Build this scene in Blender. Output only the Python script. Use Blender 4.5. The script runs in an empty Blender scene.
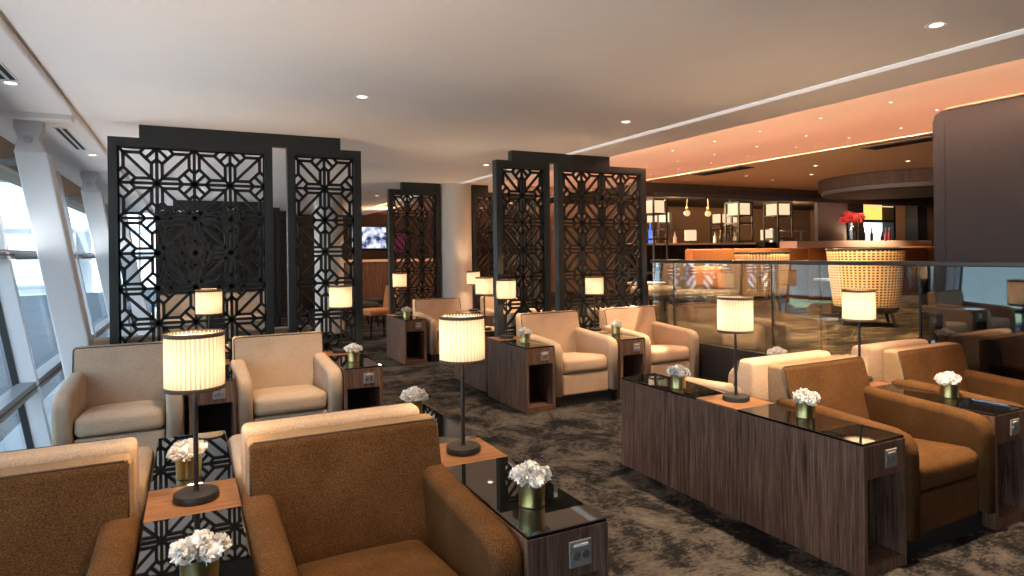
import bpy, bmesh, math, random
from mathutils import Vector, Matrix, Euler
PI = math.pi
R = math.radians
random.seed(7)
sc = bpy.context.scene
COL = sc.collection

# ------------------------------------------------------------------ materials
MATS = {}
def principled(name, col=(.8, .8, .8), rough=.5, metal=0., spec=.5, ior=1.45, emit=None, es=0.):
    m = bpy.data.materials.new(name); m.use_nodes = True
    b = m.node_tree.nodes['Principled BSDF']
    b.inputs['Base Color'].default_value = (*col, 1)
    b.inputs['Roughness'].default_value = rough
    b.inputs['Metallic'].default_value = metal
    b.inputs['IOR'].default_value = ior
    b.inputs['Specular IOR Level'].default_value = spec
    if emit:
        b.inputs['Emission Color'].default_value = (*emit, 1)
        b.inputs['Emission Strength'].default_value = es
    MATS[name] = m
    return m, m.node_tree, b
def coords(nt, scale=(1, 1, 1), kind='Object', rot=(0, 0, 0)):
    tc = nt.nodes.new('ShaderNodeTexCoord'); mp = nt.nodes.new('ShaderNodeMapping')
    mp.inputs['Scale'].default_value = scale; mp.inputs['Rotation'].default_value = rot
    nt.links.new(tc.outputs[kind], mp.inputs['Vector'])
    return mp.outputs['Vector']
def noise(nt, vec, scale, detail=4, rough=.55, dist=0.):
    n = nt.nodes.new('ShaderNodeTexNoise')
    n.inputs['Scale'].default_value = scale; n.inputs['Detail'].default_value = detail
    n.inputs['Roughness'].default_value = rough; n.inputs['Distortion'].default_value = dist
    nt.links.new(vec, n.inputs['Vector'])
    return n.outputs['Fac']
def ramp(nt, fac, stops):
    r = nt.nodes.new('ShaderNodeValToRGB')
    e = r.color_ramp.elements
    while len(e) < len(stops): e.new(.5)
    for k, (p, c) in enumerate(stops):
        e[k].position = p; e[k].color = (*c, 1)
    nt.links.new(fac, r.inputs['Fac'])
    return r.outputs['Color']
def bump(nt, b, h, strength=.3, dist=.01):
    n = nt.nodes.new('ShaderNodeBump')
    n.inputs['Strength'].default_value = strength; n.inputs['Distance'].default_value = dist
    nt.links.new(h, n.inputs['Height']); nt.links.new(n.outputs['Normal'], b.inputs['Normal'])
def mathn(nt, op, a, b=None):
    n = nt.nodes.new('ShaderNodeMath'); n.operation = op
    for k, v in enumerate((a, b)):
        if v is None: continue
        if isinstance(v, (int, float)): n.inputs[k].default_value = v
        else: nt.links.new(v, n.inputs[k])
    return n.outputs[0]

def fabric(name, c0, c1, c2, scale=1.):
    m, nt, b = principled(name, c1, .95, spec=.06)
    v = coords(nt, (1, 1, 1))
    f = noise(nt, v, 260 * scale, 2, .6)
    g = noise(nt, v, 7, 3)
    mix = mathn(nt, 'ADD', mathn(nt, 'MULTIPLY', f, .8), mathn(nt, 'MULTIPLY', g, .2))
    nt.links.new(ramp(nt, mix, [(.30, c0), (.5, c1), (.70, c2)]), b.inputs['Base Color'])
    bump(nt, b, f, .35, .003)
    b.inputs['Sheen Weight'].default_value = .0
    return m
fabric('beige_fabric', (.37, .262, .182), (.50, .362, .255), (.60, .448, .322), .8)
fabric('tweed_fabric', (.034, .0150, .0050), (.080, .038, .0145), (.150, .076, .033))  # beige chair cloth again, with shade put into a darker brown
fabric('tan_fabric', (.15, .092, .050), (.24, .155, .09), (.33, .22, .13))  # same cloth for backrest shells, rim light put into the colour
fabric('dark_fabric', (.04, .035, .03), (.07, .06, .05), (.10, .085, .07))
fabric('mocha_fabric', (.10, .07, .045), (.16, .115, .08), (.22, .16, .11))
fabric('rust_fabric', (.36, .14, .05), (.50, .22, .09), (.58, .28, .13))
principled('leather_tan', (.21, .078, .022), .55, spec=.2)
principled('piping_brown', (.06, .04, .028), .8)
principled('seam_dark', (.02, .012, .008), .9)

def wood(name, c0, c1, c2, grain='z', rough=.42):
    m, nt, b = principled(name, c1, rough, spec=.22 if name != 'dark_wood' else .15)
    s = {'z': (38, 38, 1.6), 'x': (2.2, 42, 42), 'y': (42, 2.2, 42)}[grain]
    v = coords(nt, s)
    f = noise(nt, v, 1., 5, .62, 1.8)
    g = noise(nt, v, 4.5, 2, .6)
    mix = mathn(nt, 'ADD', mathn(nt, 'MULTIPLY', f, .7), mathn(nt, 'MULTIPLY', g, .3))
    nt.links.new(ramp(nt, mix, [(.34, c0), (.5, c1), (.66, c2)]), b.inputs['Base Color'])
    bump(nt, b, mix, .12, .004)
    return m
wood('walnut', (.034, .016, .011), (.125, .068, .046), (.235, .143, .100))
wood('walnut_top', (.11, .05, .022), (.20, .095, .043), (.27, .14, .068), 'x')  # same walnut, lamp light put into a lighter orange
wood('dark_wood', (.006, .004, .003), (.016, .010, .007), (.032, .019, .012), 'z', .75)
principled('niche_black', (.012, .009, .008), .7)
principled('black_glass', (.004, .004, .004), .015, spec=1., ior=1.75)
principled('black_metal', (.016, .015, .014), .38)
principled('plinth_black', (.01, .01, .01), .7)
principled('lattice_black', (.010, .011, .010), .5)
principled('screen_frame', (.024, .027, .027), .40)
principled('brass', (.36, .31, .13), .28, metal=1.)
principled('steel', (.55, .56, .6), .3, metal=1.)
principled('socket_grey', (.22, .2, .19), .4)
principled('socket_white', (.75, .72, .68), .4)
principled('white_paint', (.72, .72, .735), .85, spec=.1)
principled('white_trim', (.93, .92, .91), .5)
principled('grey_rail', (.20, .20, .205), .4)
principled('gasket', (.012, .013, .016), .4)
principled('red_petal', (.85, .09, .10), .6)
principled('line_light', (.8, .8, .8), .5, emit=(.95, .97, 1.), es=.22)  # white trim paint, brightness put in as a faint glow
principled('marble', (.72, .52, .42), .25)
principled('grey_panel', (.12, .105, .10), .75)
principled('vent_dark', (.01, .009, .008), .7)
principled('lamp_trim', (.045, .028, .018), .7)
principled('rail_black', (.022, .021, .021), .3)
principled('bottle_glass', (.05, .06, .03), .1)
principled('bottle_amber', (.25, .10, .02), .15)
principled('bottle_blue', (.02, .08, .5), .15, emit=(.05, .2, 1), es=.6)
principled('outdoor_concrete', (.42, .43, .44), .9)
principled('outdoor_grass', (.30, .36, .20), .9)
principled('outdoor_blue', (.20, .30, .42), .8)
principled('outdoor_wall', (.55, .58, .62), .8)
principled('outdoor_dark', (.05, .055, .06), .7)
principled('screen_glow', (.0, .0, .0), .3, emit=(.7, .8, 1.), es=.5)
principled('window_glow', (.0, .0, .0), .3, emit=(.9, .95, 1.), es=1.5)
principled('amber_glow', (.0, .0, .0), .4, emit=(1., .50, .10), es=.9)
principled('magenta_glow', (.0, .0, .0), .4, emit=(.5, .02, .15), es=.10)
principled('lantern_glow', (.1, .08, .06), .6, emit=(1., .72, .44), es=.5)
principled('globe_glow', (.3, .25, .2), .3, emit=(1., .60, .25), es=.42)
principled('downlight_lens', (.5, .5, .5), .3, emit=(1., .80, .58), es=3.)
principled('spot_lens', (.5, .5, .5), .3, emit=(1., .80, .55), es=3.)

m = MATS['screen_glow']; nt = m.node_tree; b = nt.nodes['Principled BSDF']
v = coords(nt, (1, 1, 1))
nt.links.new(ramp(nt, noise(nt, v, 6, 2), [(.38, (.03, .04, .10)), (.5, (.45, .55, .85)), (.6, (1., 1., 1.))]), b.inputs['Emission Color'])
m, nt, b = principled('petal_white', (.80, .765, .73), .7)
b.inputs['Subsurface Weight'].default_value = 0
# carpet
m, nt, b = principled('carpet', (.1, .1, .1), .97, spec=.08)
v = coords(nt, (1, 1, 1))
blot = noise(nt, v, 2.6, 12, .78, .5)
v2 = coords(nt, (1, 2.2, 1))
fine = noise(nt, v2, 24, 5, .75)
mix = mathn(nt, 'ADD', mathn(nt, 'MULTIPLY', blot, .72), mathn(nt, 'MULTIPLY', fine, .28))
nt.links.new(ramp(nt, mix, [(.44, (.007, .0068, .0075)), (.485, (.018, .016, .016)), (.515, (.052, .045, .041)), (.62, (.097, .083, .073))]), b.inputs['Base Color'])
bump(nt, b, noise(nt, v, 300, 2), .5, .006)
m, nt, b = principled('carpet_gold', (.1, .1, .1), .97, spec=.08)
v = coords(nt, (1.2, 3.2, 1))
mix = noise(nt, v, 2.2, 8, .68, .4)
nt.links.new(ramp(nt, mix, [(.42, (.007, .005, .003)), (.51, (.022, .015, .008)), (.61, (.075, .052, .025))]), b.inputs['Base Color'])
# plaster
def plaster(name, c):
    m, nt, b = principled(name, c, .85, spec=.2)
    v = coords(nt)
    f = noise(nt, v, 1.3, 4)
    nt.links.new(ramp(nt, f, [(.3, tuple(x * .95 for x in c)), (.7, c)]), b.inputs['Base Color'])
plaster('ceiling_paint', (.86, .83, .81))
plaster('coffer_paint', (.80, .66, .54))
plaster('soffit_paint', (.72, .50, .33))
plaster('column_paint', (.66, .60, .54))
plaster('wall_dark', (.055, .035, .024))
plaster('wall_brown', (.14, .085, .05))
plaster('wall_pale', (.55, .52, .50))
plaster('fascia_tan', (.42, .34, .27))
m, nt, b = principled('panel_fabric', (.036, .040, .046), .9, spec=.1)
v = coords(nt, (1, 260, 260)); bump(nt, b, noise(nt, v, 1, 1), .2, .002)
# woven cane
m, nt, b = principled('woven_cane', (.5, .3, .12), .6)
tc = nt.nodes.new('ShaderNodeTexCoord')
sep = nt.nodes.new('ShaderNodeSeparateXYZ'); nt.links.new(tc.outputs['UV'], sep.inputs[0])
a_ = mathn(nt, 'SINE', mathn(nt, 'MULTIPLY', sep.outputs[0], 2 * PI * 34))
b_ = mathn(nt, 'SINE', mathn(nt, 'MULTIPLY', sep.outputs[1], 2 * PI * 22))
mx = mathn(nt, 'MAXIMUM', a_, b_)
nt.links.new(ramp(nt, mathn(nt, 'MULTIPLY', mathn(nt, 'ADD', mx, 1), .5), [(.52, (.09, .045, .014)), (.72, (.62, .40, .17))]), b.inputs['Base Color'])
bump(nt, b, mx, .3, .01)
# pleated lamp shade: light passes through the cloth, less where a pleat doubles it
m = bpy.data.materials.new('shade_cloth'); m.use_nodes = True; MATS['shade_cloth'] = m
nt = m.node_tree; nt.nodes.clear()
out = nt.nodes.new('ShaderNodeOutputMaterial')
tc = nt.nodes.new('ShaderNodeTexCoord'); sep = nt.nodes.new('ShaderNodeSeparateXYZ')
nt.links.new(tc.outputs['UV'], sep.inputs[0])
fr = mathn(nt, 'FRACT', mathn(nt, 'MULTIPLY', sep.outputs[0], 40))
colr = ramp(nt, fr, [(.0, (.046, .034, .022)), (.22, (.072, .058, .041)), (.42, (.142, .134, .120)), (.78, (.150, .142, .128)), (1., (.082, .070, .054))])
tr = nt.nodes.new('ShaderNodeBsdfTranslucent'); nt.links.new(colr, tr.inputs['Color'])
df = nt.nodes.new('ShaderNodeBsdfDiffuse'); df.inputs['Color'].default_value = (.80, .72, .60, 1)
mxs = nt.nodes.new('ShaderNodeMixShader'); mxs.inputs[0].default_value = .35
nt.links.new(tr.outputs[0], mxs.inputs[1]); nt.links.new(df.outputs[0], mxs.inputs[2])
nt.links.new(mxs.outputs[0], out.inputs['Surface'])
# glass
def glass(name, tint, facing, edge, rough=0.):
    m = bpy.data.materials.new(name); m.use_nodes = True; MATS[name] = m
    nt = m.node_tree; nt.nodes.clear()
    out = nt.nodes.new('ShaderNodeOutputMaterial')
    t = nt.nodes.new('ShaderNodeBsdfTransparent'); t.inputs['Color'].default_value = (*tint, 1)
    g = nt.nodes.new('ShaderNodeBsdfGlossy'); g.inputs['Roughness'].default_value = rough
    lw = nt.nodes.new('ShaderNodeLayerWeight'); lw.inputs['Blend'].default_value = .35
    mr = nt.nodes.new('ShaderNodeMapRange'); mr.inputs['To Min'].default_value = facing; mr.inputs['To Max'].default_value = edge
    nt.links.new(lw.outputs['Fresnel'], mr.inputs['Value'])
    mx = nt.nodes.new('ShaderNodeMixShader')
    nt.links.new(mr.outputs[0], mx.inputs[0]); nt.links.new(t.outputs[0], mx.inputs[1]); nt.links.new(g.outputs[0], mx.inputs[2])
    nt.links.new(mx.outputs[0], out.inputs['Surface'])
glass('window_glass', (.86, .93, .96), .02, .22)
glass('rail_glass', (.95, .97, .95), .022, .7)
glass('tinted_glass', (.6, .64, .66), .14, .8)
glass('vase_glass', (.9, .95, .95), .10, .8)
# corrugated roof outside
principled('roof_metal', (.045, .053, .064), .9, spec=.05)

def mat(n): return MATS[n]

# ------------------------------------------------------------------ mesh helpers
def box(bm, x0, x1, y0, y1, z0, z1, r=0., seg=2):
    mtx = Matrix.Translation(((x0 + x1) / 2, (y0 + y1) / 2, (z0 + z1) / 2)) @ Matrix.Diagonal((x1 - x0, y1 - y0, z1 - z0, 1))
    g = bmesh.ops.create_cube(bm, size=1, matrix=mtx)
    if r > 0:
        es = list({e for v in g['verts'] for e in v.link_edges})
        bmesh.ops.bevel(bm, geom=es, offset=r, segments=seg, profile=.5, affect='EDGES', clamp_overlap=True)
def cyl(bm, x, y, z0, z1, r0, r1=None, n=24, cap=True):
    r1 = r0 if r1 is None else r1
    bmesh.ops.create_cone(bm, cap_ends=cap, segments=n, radius1=r0, radius2=r1, depth=z1 - z0,
                          matrix=Matrix.Translation((x, y, (z0 + z1) / 2)))
def rod(bm, a, b, r, n=10, r2=None):
    a, b = Vector(a), Vector(b); d = b - a
    q = d.to_track_quat('Z', 'Y').to_matrix().to_4x4()
    bmesh.ops.create_cone(bm, cap_ends=True, segments=n, radius1=r, radius2=r if r2 is None else r2, depth=d.length,
                          matrix=Matrix.Translation((a + b) / 2) @ q)
def bar(bm, a, b, w, t):
    """a square-section bar from a to b, w wide in the plane, t along y; a and b share y"""
    a, b = Vector(a), Vector(b); d = (b - a); L = d.length
    ang = math.atan2(d.z, d.x)
    mtx = Matrix.Translation((a + b) / 2) @ Matrix.Rotation(-ang, 4, 'Y') @ Matrix.Diagonal((L, t, w, 1))
    bmesh.ops.create_cube(bm, size=1, matrix=mtx)
def prism(bm, pts, x0, x1, r=0., seg=3):
    """outline in (y,z) pushed along x, caps rounded"""
    A = [bm.verts.new((x0, y, z)) for y, z in pts]; B = [bm.verts.new((x1, y, z)) for y, z in pts]
    n = len(pts)
    f0 = bm.faces.new(A); f1 = bm.faces.new(B[::-1])
    for i in range(n): bm.faces.new((A[i], B[i], B[(i + 1) % n], A[(i + 1) % n]))
    bmesh.ops.recalc_face_normals(bm, faces=[f for f in bm.faces])
    if r > 0:
        es = [e for e in f0.edges] + [e for e in f1.edges]
        bmesh.ops.bevel(bm, geom=es, offset=r, segments=seg, profile=.5, affect='EDGES', clamp_overlap=True)
def lathe(bm, prof, n=32, x=0, y=0):
    rings = []
    for r, z in prof:
        rings.append([bm.verts.new((x + r * math.cos(2 * PI * k / n), y + r * math.sin(2 * PI * k / n), z)) for k in range(n)])
    for a, b in zip(rings, rings[1:]):
        for k in range(n): bm.faces.new((a[k], a[(k + 1) % n], b[(k + 1) % n], b[k]))
def pillow(bm, x0, x1, y0, y1, z0, z1, r, bulge=0., front=0., cuts=11):
    tmp = bmesh.new(); bmesh.ops.create_cube(tmp, size=2)
    bmesh.ops.subdivide_edges(tmp, edges=tmp.edges[:], cuts=cuts, use_grid_fill=True)
    hx, hy, hz = (x1 - x0) / 2, (y1 - y0) / 2, (z1 - z0) / 2
    c = Vector(((x0 + x1) / 2, (y0 + y1) / 2, (z0 + z1) / 2))
    mp = {}
    for v in tmp.verts:
        u = v.co.copy()
        s = lambda t: math.copysign(abs(t) ** .75, t)
        p = Vector((s(u.x) * hx, s(u.y) * hy, s(u.z) * hz))
        q = Vector((max(-hx + r, min(hx - r, p.x)), max(-hy + r, min(hy - r, p.y)), max(-hz + r, min(hz - r, p.z))))
        d = p - q
        if d.length > 1e-6: p = q + d.normalized() * r
        if u.z > 0: p.z += bulge * (1 - u.x ** 2) * (1 - u.y ** 2) * u.z
        if u.y < 0: p.y -= front * (1 - u.x ** 2) * (1 - u.z ** 2) * -u.y
        mp[v] = bm.verts.new(c + p)
    for f in tmp.faces: bm.faces.new([mp[v] for v in f.verts])
    tmp.free()

CACHE = {}
def mesh(key, build, smooth=False):
    if key in CACHE: return CACHE[key]
    bm = bmesh.new(); build(bm)
    bmesh.ops.recalc_face_normals(bm, faces=bm.faces[:])
    me = bpy.data.meshes.new(key); bm.to_mesh(me); bm.free()
    if smooth:
        me.polygons.foreach_set('use_smooth', [True] * len(me.polygons))
        if smooth == 'auto': me.set_sharp_from_angle(angle=R(38))
    CACHE[key] = me
    return me
def link(name, data, m=None, parent=None, loc=(0, 0, 0), rot=(0, 0, 0), wn=False):
    o = bpy.data.objects.new(name, data); COL.objects.link(o)
    if parent: o.parent = parent
    o.location = loc; o.rotation_euler = rot
    if m and data is not None:
        if not data.materials: data.materials.append(mat(m))
        elif data.materials[0] is not mat(m):
            o.material_slots[0].link = 'OBJECT'; o.material_slots[0].material = mat(m)
    if wn:
        w = o.modifiers.new('wn', 'WEIGHTED_NORMAL'); w.keep_sharp = True
    return o
UID = [0]
def part(name, build, m, parent=None, key=None, smooth=False, loc=(0, 0, 0), rot=(0, 0, 0), wn=False, label=None):
    if key is None: UID[0] += 1; key = '%s_%d' % (name, UID[0])
    o = link(name, mesh(key + '|' + m, build, smooth), m, parent, loc, rot, wn)
    if label: o['label'] = label
    return o
def tag(o, label, cat, group=None, kind=None):
    o['label'] = label; o['category'] = cat
    if group: o['group'] = group
    if kind: o['kind'] = kind
    return o
def thing(name, label, cat, loc=(0, 0, 0), rz=0., group=None):
    o = bpy.data.objects.new(name, None); COL.objects.link(o)
    o.location = loc; o.rotation_euler = (0, 0, rz); o.empty_display_size = .1
    return tag(o, label, cat, group)
def struct(name, build, m, smooth=False, label=None):
    o = part(name, build, m, smooth=smooth); o['kind'] = 'structure'
    if label: o['label'] = label
    return o
def B(*a, **k): return lambda bm: box(bm, *a, **k)
def Bs(*l):
    def f(bm):
        for a in l: box(bm, *a)
    return f
def light(name, kind, parent, loc, energy, color, **k):
    d = bpy.data.lights.new(name, kind); d.energy = energy; d.color = color
    for a, v in k.items(): setattr(d, a, v)
    o = bpy.data.objects.new(name, d); COL.objects.link(o); o.location = loc
    if parent: o.parent = parent
    return o

# ------------------------------------------------------------------ camera
f_px, yaw, roll, cy, H = 637., .4694, -.0128, 252.9, 1.42
cw, sw = math.cos(yaw), math.sin(yaw); cr, sr = math.cos(roll), math.sin(roll)
A = Matrix(((cw, -sw, 0), (0, 0, -1), (sw, cw, 0)))
C = Matrix(((cr, -sr, 0), (sr, cr, 0), (0, 0, 1)))
M = C @ A
cam = bpy.data.cameras.new('camera'); co = bpy.data.objects.new('camera', cam); COL.objects.link(co)
rt, dn, fw = Vector(M[0]), Vector(M[1]), Vector(M[2])
mw = Matrix.Identity(4)
for i in range(3):
    mw[i][0] = rt[i]; mw[i][1] = -dn[i]; mw[i][2] = -fw[i]
mw.translation = (0, 0, H)
co.matrix_world = mw
cam.sensor_fit = 'HORIZONTAL'; cam.sensor_width = 36; cam.lens = f_px / 1024 * 36
cam.shift_y = (cy - 288) / 1024
cam.clip_start = .05; cam.clip_end = 500
sc.camera = co

# ------------------------------------------------------------------ setting
CZ = 2.47          # main ceiling
FX = lambda z, off=.34: -.77 - .172 * (z - .8) - off     # leaning glass wall
struct('floor', B(-1.3, 17, -3.6, 16.9, -.12, 0), 'carpet')
struct('floor_platform', B(4.80, 17, -3.6, 13.2, 0, .46), 'carpet_gold')
struct('ceiling_main', B(-.72, 4.17, -3.6, 16.9, CZ, CZ + .07), 'ceiling_paint')
def lc(bm):
    prism(bm, [(-3.6, 2.43), (16.9, 2.43), (16.9, 2.50), (-3.6, 2.50)], -1.60, -.725, 0)
struct('ceiling_left', lc, 'ceiling_paint')
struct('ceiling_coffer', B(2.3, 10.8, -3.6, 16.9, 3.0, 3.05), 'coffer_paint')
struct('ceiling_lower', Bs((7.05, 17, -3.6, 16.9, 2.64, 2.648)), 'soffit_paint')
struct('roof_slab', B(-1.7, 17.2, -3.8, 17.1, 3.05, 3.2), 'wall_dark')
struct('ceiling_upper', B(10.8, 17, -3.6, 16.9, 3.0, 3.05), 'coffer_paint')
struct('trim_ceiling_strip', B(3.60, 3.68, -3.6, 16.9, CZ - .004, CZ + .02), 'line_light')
struct('trim_left_beam', B(-1.45, -.73, 5.40, 5.52, 2.395, 2.435), 'ceiling_paint')
struct('trim_left_edge', lambda bm: rod(bm, (-.725, -3.6, 2.452), (-.725, 16.9, 2.452), .022, 12), 'ceiling_paint', smooth='auto')
struct('wall_back', Bs((-.60, 17, 16.8, 16.95, 0, 3.05), (-1.7, -.60, 16.8, 16.95, 2.44, 3.05)), 'wall_dark')
struct('window_end', B(-1.7, -.60, 16.86, 16.87, 0, 2.44), 'window_glass')  # added end window, pale stand-in for the farther run of glass wall
struct('window_end_mullion', Bs((-1.02, -.98, 16.82, 16.86, 0, 2.44), (-1.7, -.6, 16.82, 16.86, 1.42, 1.475)), 'white_paint')
struct('wall_right', B(16.9, 17.05, -3.6, 16.9, 0, 3.05), 'wall_brown')
struct('wall_front', B(-1.7, 17, -3.75, -3.6, 0, 3.05), 'wall_dark')
struct('trim_window_head', lambda bm: prism(bm, [(-3.6, 2.20), (16.8, 2.20), (16.8, 2.44), (-3.6, 2.44)], -1.62, -1.36, 0), 'fascia_tan')
struct('trim_floor_edge', B(-1.32, -.88, -3.6, 16.8, -.3, .004), 'grey_rail')
# leaning glass wall
def slab(bm, y0, y1, z0, z1, o0, o1):
    vs = []
    for z in (z0, z1):
        for o in (o0, o1):
            for y in (y0, y1): vs.append(bm.verts.new((FX(z, o), y, z)))
    a = vs
    for q in ((0, 1, 3, 2), (4, 6, 7, 5), (0, 4, 5, 1), (2, 3, 7, 6), (0, 2, 6, 4), (1, 5, 7, 3)):
        bm.faces.new([a[k] for k in q])
my = [-.65, 2.55, 5.75, 8.95, 12.15, 15.35]
n = 0
edges = [-3.6] + my + [16.8]
for a, b2 in zip(edges, edges[1:]):
    n += 1
    struct('window_%d' % n, lambda bm: slab(bm, a, b2, -.25, 2.46, .40, .41), 'window_glass')
k = 0
for y in my:
    k += 1
    struct('window_mullion_%d' % k, lambda bm: slab(bm, y - .035, y + .045, -.2, 2.44, .28, .38), 'white_paint')
    k += 1
    struct('window_gasket_%d' % k, lambda bm: slab(bm, y - .048, y + .058, -.2, 2.44, .38, .42), 'gasket')
for i, (z0, z1) in enumerate(((.455, .525), (1.42, 1.475))):
    struct('window_transom_%d' % (i + 1), lambda bm: slab(bm, -3.6, 16.8, z0, z1, .285, .39), 'grey_rail')
    struct('window_transom_groove_%d' % (i + 1), lambda bm: slab(bm, -3.6, 16.8, z0 + .026, z0 + .040, .28, .30), 'gasket')

# columns that lean with the glass
def lean_column(y, name):
    X = lambda z: -.77 - .172 * (z - .8)
    def body(bm):
        vs = []
        for z in (0, 2.20):
            for x in (-.098, .098):
                for yy in (y - .1, y + .1): vs.append(bm.verts.new((X(z) + x, yy, z)))
        a = vs
        fs = [bm.faces.new([a[k] for k in q]) for q in ((0, 1, 3, 2), (4, 6, 7, 5), (0, 4, 5, 1), (2, 3, 7, 6), (0, 2, 6, 4), (1, 5, 7, 3))]
        bmesh.ops.bevel(bm, geom=bm.edges[:], offset=.008, segments=1, affect='EDGES')
    o = struct('column_' + name, body, 'white_paint')
    xt = X(2.32)
    def plate(bm):
        pts = [(-.085, 2.19), (.095, 2.19), (.06, 2.30), (.085, 2.36), (.085, 2.435), (-.085, 2.435), (-.085, 2.37), (-.06, 2.30)]
        for yy in (y - .06, y + .02):
            Av = [bm.verts.new((xt + p, yy, z)) for p, z in pts]; Bv = [bm.verts.new((xt + p, yy + .03, z)) for p, z in pts]
            bm.faces.new(Av); bm.faces.new(Bv[::-1])
            for i in range(len(pts)): bm.faces.new((Av[i], Bv[i], Bv[(i + 1) % len(pts)], Av[(i + 1) % len(pts)]))
    p = part('bracket_plate', plate, 'white_paint', o)
    part('pin', lambda bm: rod(bm, (xt, y - .075, 2.29), (xt, y + .07, 2.29), .028, 20), 'steel', p, smooth='auto')
    for z in (2.13, 1.445):
        part('strut', lambda bm: rod(bm, (X(z) - .05, y, z), (FX(z, .24), y, z), .03, 12), 'grey_rail', o, smooth='auto')
lean_column(5.76, 'near'); lean_column(8.93, 'far'); lean_column(12.1, 'distant')

# outdoors
def corr(bm):
    n = 600; xs = (-1.75, -16); rows = []
    for i in range(n + 1):
        y = -6 + 60 * i / n
        z = -1.15 + .26 * math.sin(2 * PI * y / 1.3) + .02 * math.sin(y * 3.1)
        rows.append([bm.verts.new((x, y, z - .02 * abs(x))) for x in xs])
    for a, b in zip(rows, rows[1:]): bm.faces.new((a[0], b[0], b[1], a[1]))
o = struct('roof_outside', corr, 'roof_metal', smooth=True)
o.modifiers.new('s', 'SOLIDIFY').thickness = .05
struct('ground_apron', B(-160, -16.5, -60, 260, -5.2, -5.0), 'outdoor_concrete')
struct('ground_verge', B(-75, -45, -60, 260, -5.0, -4.95), 'outdoor_grass')
for i, (x0, x1, y0, y1, h, m_) in enumerate(((-34, -22, 62, 80, 4.4, 'outdoor_wall'), (-60, -38, 95, 130, 6, 'outdoor_blue'), (-20, -9, 58, 66, 3.9, 'outdoor_wall'), (-90, -60, 30, 60, 5.2, 'outdoor_wall'))):
    t = tag(bpy.data.objects.new('terminal_building', None), ('long grey terminal block far beyond the apron', 'blue hangar far beyond the apron', 'pale low building at the end of the ribbed roof', 'pale cargo shed across the grass verge')[i], 'building'); COL.objects.link(t)
    t.location = ((x0 + x1) / 2, (y0 + y1) / 2, -5)
    hx, hy = (x1 - x0) / 2, (y1 - y0) / 2
    part('block', B(-hx, hx, -hy, hy, 0, h), m_, t)
    part('window_band', B(-hx * .9, hx * .9, -hy - .1, hy + .1, h * .5, h * .68), 'outdoor_dark', t)
    part('roof', B(-hx - .4, hx + .4, -hy - .4, hy + .4, h, h + .3), 'outdoor_concrete', t)
t = tag(bpy.data.objects.new('terminal_pier', None), 'raised grey terminal pier crossing the view high outside the windows', 'building'); COL.objects.link(t); t.location = (-22, 52, 0)
part('block', B(-19, 20.2, 0, 10, 3.7, 13), 'outdoor_concrete', t)
part('window_band', B(-19, 20.2, -.1, 0, 6.5, 9), 'outdoor_dark', t)
part('soffit', B(-19.5, 20.4, -.6, 10.5, 3.4, 3.7), 'outdoor_wall', t)
for k in range(4): part('pillar', lambda bm: cyl(bm, -15 + k * 10, 5, -5, 3.4, .5, n=20), 'outdoor_concrete', t)
def ground_vehicle(x, y, s, label):
    t = thing('baggage_tractor', label, 'vehicle', (x, y, -5), R(20))
    part('body', B(-1.6 * s, 1.6 * s, -.8, .8, .35, 1.2 * s, r=.15), 'outdoor_dark', t)
    part('cabin', B(-.9 * s, .4 * s, -.7, .7, 1.2 * s, 2.1 * s, r=.12), 'outdoor_dark', t)
    for a in (-1, 1):
        for q in (-.8, .7):
            part('wheel', lambda bm: rod(bm, (a * s, q, .4), (a * s, q + .2, .4), .4, 18), 'gasket', t)
ground_vehicle(-38, 20, 1.4, 'dark baggage tractor on the apron outside')
ground_vehicle(-39, 26, 1.2, 'smaller dark cart beside the tractor on the apron')

# ------------------------------------------------------------------ armchair
def arm_build(s):
    pts = [(.0, .10), (.0, .48), (.010, .530), (.040, .565), (.10, .583), (.42, .600), (.70, .618), (.74, .59), (.74, .10)]
    return lambda bm: prism(bm, pts, s * .258, s * .365, .038, 4)
def back_build(bm):
    pts = [(.575, .09), (.605, .40), (.688, .748), (.697, .772), (.715, .781), (.780, .781), (.797, .772), (.803, .748), (.790, .09)]
    prism(bm, pts, -.345, .345, .022, 3)
def cushion_build(bm):
    pillow(bm, -.252, .252, .018, .64, .285, .425, .042, .022, .012)
    for v in bm.verts:
        if v.co.z > .33: v.co.z -= .055 * max(0, min(1, (v.co.y - .06) / .55))
def piping_build(bm):
    P = [(-.338, .645, .58), (-.338, .693, .762), (-.325, .699, .776), (.325, .699, .776), (.338, .693, .762), (.338, .645, .58)]
    for a, b in zip(P, P[1:]): rod(bm, a, b, .004, 6)
def armchair(x, y, rz, m_, label, group, deep=1.):
    t = thing('armchair', label, 'chair', (x, y, 0), rz, group)
    t.scale = (1, 1, deep)
    part('arm', arm_build(-1), m_, t, 'arm_a', True, wn=True)
    part('arm', arm_build(1), m_, t, 'arm_b', True, wn=True)
    bk = part('backrest', back_build, 'tan_fabric' if m_ == 'tweed_fabric' else m_, t, 'back', True, wn=True)
    if m_ == 'tweed_fabric':
        part('back_cushion', lambda bm: prism(bm, [(.572, .30), (.598, .43), (.680, .752), (.692, .772), (.702, .776), (.702, .74), (.62, .30)], -.336, .336, .004, 2), m_, t, 'backcush', True, wn=True, label='dark brown tweed inner back')  # added thin face that carries the shade colour below the lit rim
    part('piping', piping_build, 'piping_brown', bk, 'pip', True)
    part('seat_cushion', cushion_build, m_, t, 'cush', True)
    part('seat_base', B(-.254, .254, .030, .60, .095, .282, r=.018, seg=3), m_, t, 'base', True, wn=True)
    part('plinth', B(-.33, .33, .06, .74, 0, .099), 'plinth_black', t, 'plinth', label='black recessed plinth')
    return t

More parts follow.
